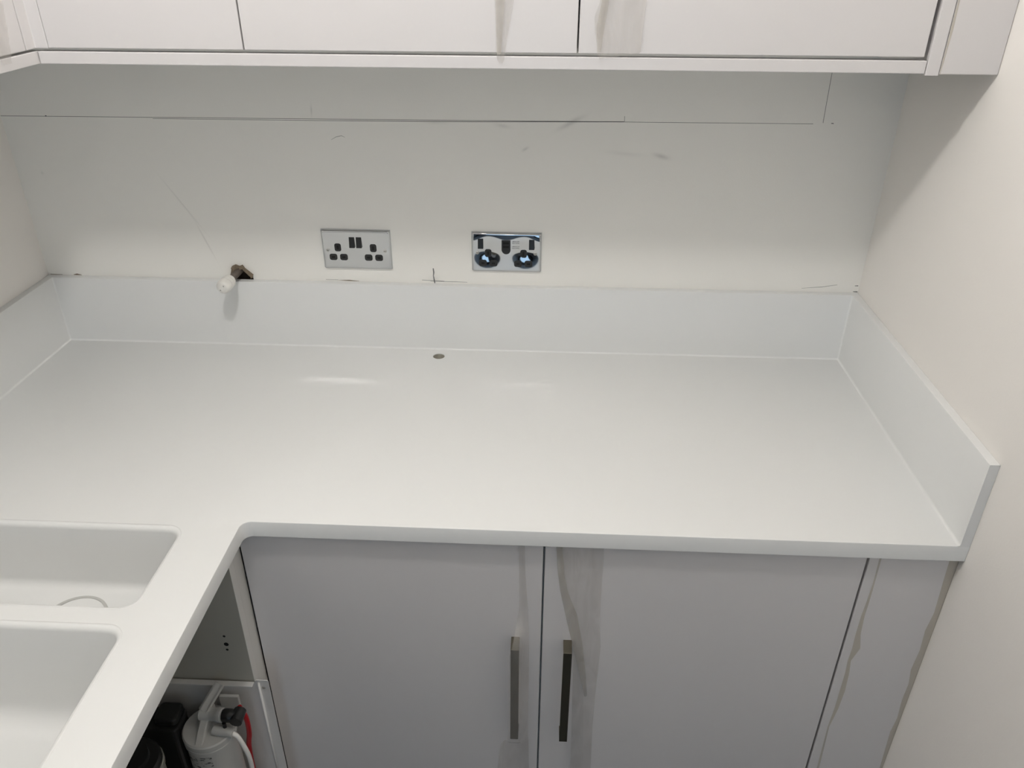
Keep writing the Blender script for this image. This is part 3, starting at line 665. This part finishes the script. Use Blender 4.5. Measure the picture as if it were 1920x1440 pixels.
# ------------------------------------------------------------------ peeling protective film
def film(name, label, L, Rr, y, fold=None, amp=0.0012, group=None, plane='y', over=()):
    """a thin crinkled sheet between two edge lines (x, z) in front of plane y"""
    def resample(P, n):
        ds = [0]
        for i in range(1, len(P)): ds.append(ds[-1]+math.dist(P[i], P[i-1]))
        out = []
        for k in range(n):
            t = ds[-1]*k/(n-1); i = max(j for j in range(len(ds)) if ds[j] <= t+1e-9); i = min(i, len(P)-2)
            f = (t-ds[i])/max(1e-9, ds[i+1]-ds[i]); out.append((P[i][0]+(P[i+1][0]-P[i][0])*f, P[i][1]+(P[i+1][1]-P[i][1])*f))
        return out
    n, m = 60, 12
    A, B = resample(L, n), resample(Rr, n); V, F = [], []
    rnd = random.Random(len(label)*7+3); ph = [rnd.uniform(0, 6.28) for _ in range(6)]
    for i in range(n):
        for j in range(m+1):
            f = j/m; x = A[i][0]+(B[i][0]-A[i][0])*f; z = A[i][1]+(B[i][1]-A[i][1])*f
            k = amp*(1.2+0.6*math.sin(7*f+ph[0]+30*z)+0.4*math.sin(15*f-50*z+ph[1])+0.3*math.sin(90*z+ph[2]))
            k += 0.0012*math.exp(-((f-0.0)/.06)**2)*rnd.random()
            for (hx0, hx1, hz0, hz1, lift) in over:      # rides over the handle
                ex = max(hx0-x, x-hx1, 0)/0.012; ez = max(hz0-z, z-hz1, 0)/0.03
                k = max(k, lift*math.exp(-(ex*ex+ez*ez)))
            V.append((x, y-0.0006-k, z) if plane == 'y' else (y+0.0006+k, x, z))
    for i in range(n-1):
        for j in range(m): F.append((i*(m+1)+j, i*(m+1)+j+1, (i+1)*(m+1)+j+1, (i+1)*(m+1)+j))
    base = (sum(v[0] for v in V)/len(V), y, min(v[2] for v in V)) if plane == 'y' else (y, sum(v[1] for v in V)/len(V), min(v[2] for v in V))
    o = mesh(name, V, F, M_film, None, True, base=base); tag(o, label, 'film', group)
    if fold:
        fl, fr2 = fold; A, B = resample(fl, n), resample(fr2, n); V, F = [], []
        for i in range(n):
            for j in range(4):
                f = j/3; V.append((A[i][0]+(B[i][0]-A[i][0])*f, y-0.0034-0.0012*math.sin(math.pi*f), A[i][1]+(B[i][1]-A[i][1])*f))
        for i in range(n-1):
            for j in range(3): F.append((i*4+j, i*4+j+1, (i+1)*4+j+1, (i+1)*4+j))
        mesh('film_fold', V, F, M_filmfold, o, True)
    return o
G = 'peeling protective film on the doors'
film('protective_film', 'narrow tapering strip of protective film hanging from a wall cabinet door',
     [(0.5660, 0.95), (0.5679, 0.7235), (0.5687, 0.6881), (0.5694, 0.6554), (0.5708, 0.6443), (0.5745, 0.6385)],
     [(0.6200, 0.95), (0.5959, 0.7237), (0.5892, 0.6883), (0.5853, 0.6702), (0.5818, 0.6425), (0.5785, 0.6378)], YU-.0006, group=G, amp=0.0010,
     fold=([(0.5670, 0.92), (0.5695, 0.73), (0.5700, 0.69), (0.5712, 0.65)], [(0.585, 0.92), (0.5835, 0.73), (0.5800, 0.69), (0.5770, 0.65)]))
film('protective_film', 'wide crumpled protective film on the wall cabinet door near the right socket',
     [(0.7100, 0.95), (0.7207, 0.7246), (0.7132, 0.7036), (0.7142, 0.6858), (0.7183, 0.666), (0.72, 0.6532), (0.7233, 0.6458)],
     [(0.80, 0.95), (0.7864, 0.7251), (0.7849, 0.6988), (0.7835, 0.681), (0.7833, 0.6593), (0.7835, 0.6545), (0.7800, 0.6535)], YU-.0006, group=G, amp=0.0022,
     fold=([(0.720, 0.92), (0.7225, 0.7247), (0.7165, 0.690), (0.7190, 0.655)], [(0.745, 0.92), (0.7331, 0.7247), (0.7265, 0.6751), (0.7255, 0.655)]))
film('protective_film', 'limp protective film draped over the handle of the left base door',
     [(0.6212, -0.0350), (0.6222, -0.1025), (0.6228, -0.1789), (0.6168, -0.2191), (0.6086, -0.2564), (0.6074, -0.3466), (0.6070, -0.45), (0.6040, -0.503), (0.5894, -0.5368), (0.5841, -0.6094), (0.580, -0.72)],
     [(0.6307, -0.0350), (0.6328, -0.102), (0.638, -0.1781), (0.64, -0.2178), (0.6412, -0.2587), (0.6418, -0.3445), (0.6416, -0.4358), (0.6422, -0.50), (0.6436, -0.533), (0.6456, -0.6048), (0.645, -0.72)], YB, group=G, amp=0.0009,
     over=[(0.6095, 0.6255, -0.478, -0.243, 0.0325)])
film('protective_film', 'wide rumpled protective film beside the handle of the right base door',
     [(0.681, -0.0350), (0.6836, -0.0811), (0.6893, -0.1291), (0.7031, -0.1983), (0.7128, -0.2465), (0.7187, -0.2966), (0.7203, -0.3845), (0.7235, -0.5025), (0.7248, -0.5989), (0.724, -.72)],
     [(0.7559, -0.0350), (0.7573, -0.0739), (0.7577, -0.1257), (0.7589, -0.1952), (0.7636, -0.26), (0.7626, -0.3371), (0.7611, -0.391), (0.7611, -0.4659), (0.7641, -0.596), (0.765, -.72)], YB, group=G, amp=0.0014,
     fold=([(0.681, -0.0360), (0.6840, -0.0811), (0.6903, -0.1291), (0.7035, -0.1983), (0.7140, -0.2465), (0.7240, -0.2966), (0.742, -0.3845)], [(0.6906, -0.0360), (0.6966, -0.0989), (0.7036, -0.136), (0.7196, -0.1816), (0.7312, -0.2453), (0.7405, -0.3166), (0.7468, -0.3828)]))
film('protective_film', 'yellowish strip of protective film at the top left edge, on the sink-wall cabinet',
     [(-0.370, 0.95), (-0.3640, 0.722), (-0.3700, 0.6808), (-0.3790, 0.6500), (-0.382, 0.640)],
     [(-0.42, 0.95), (-0.41, 0.722), (-0.41, 0.6808), (-0.408, 0.650), (-0.400, 0.640)], -0.1350, group=G, amp=0.0008, plane='x')
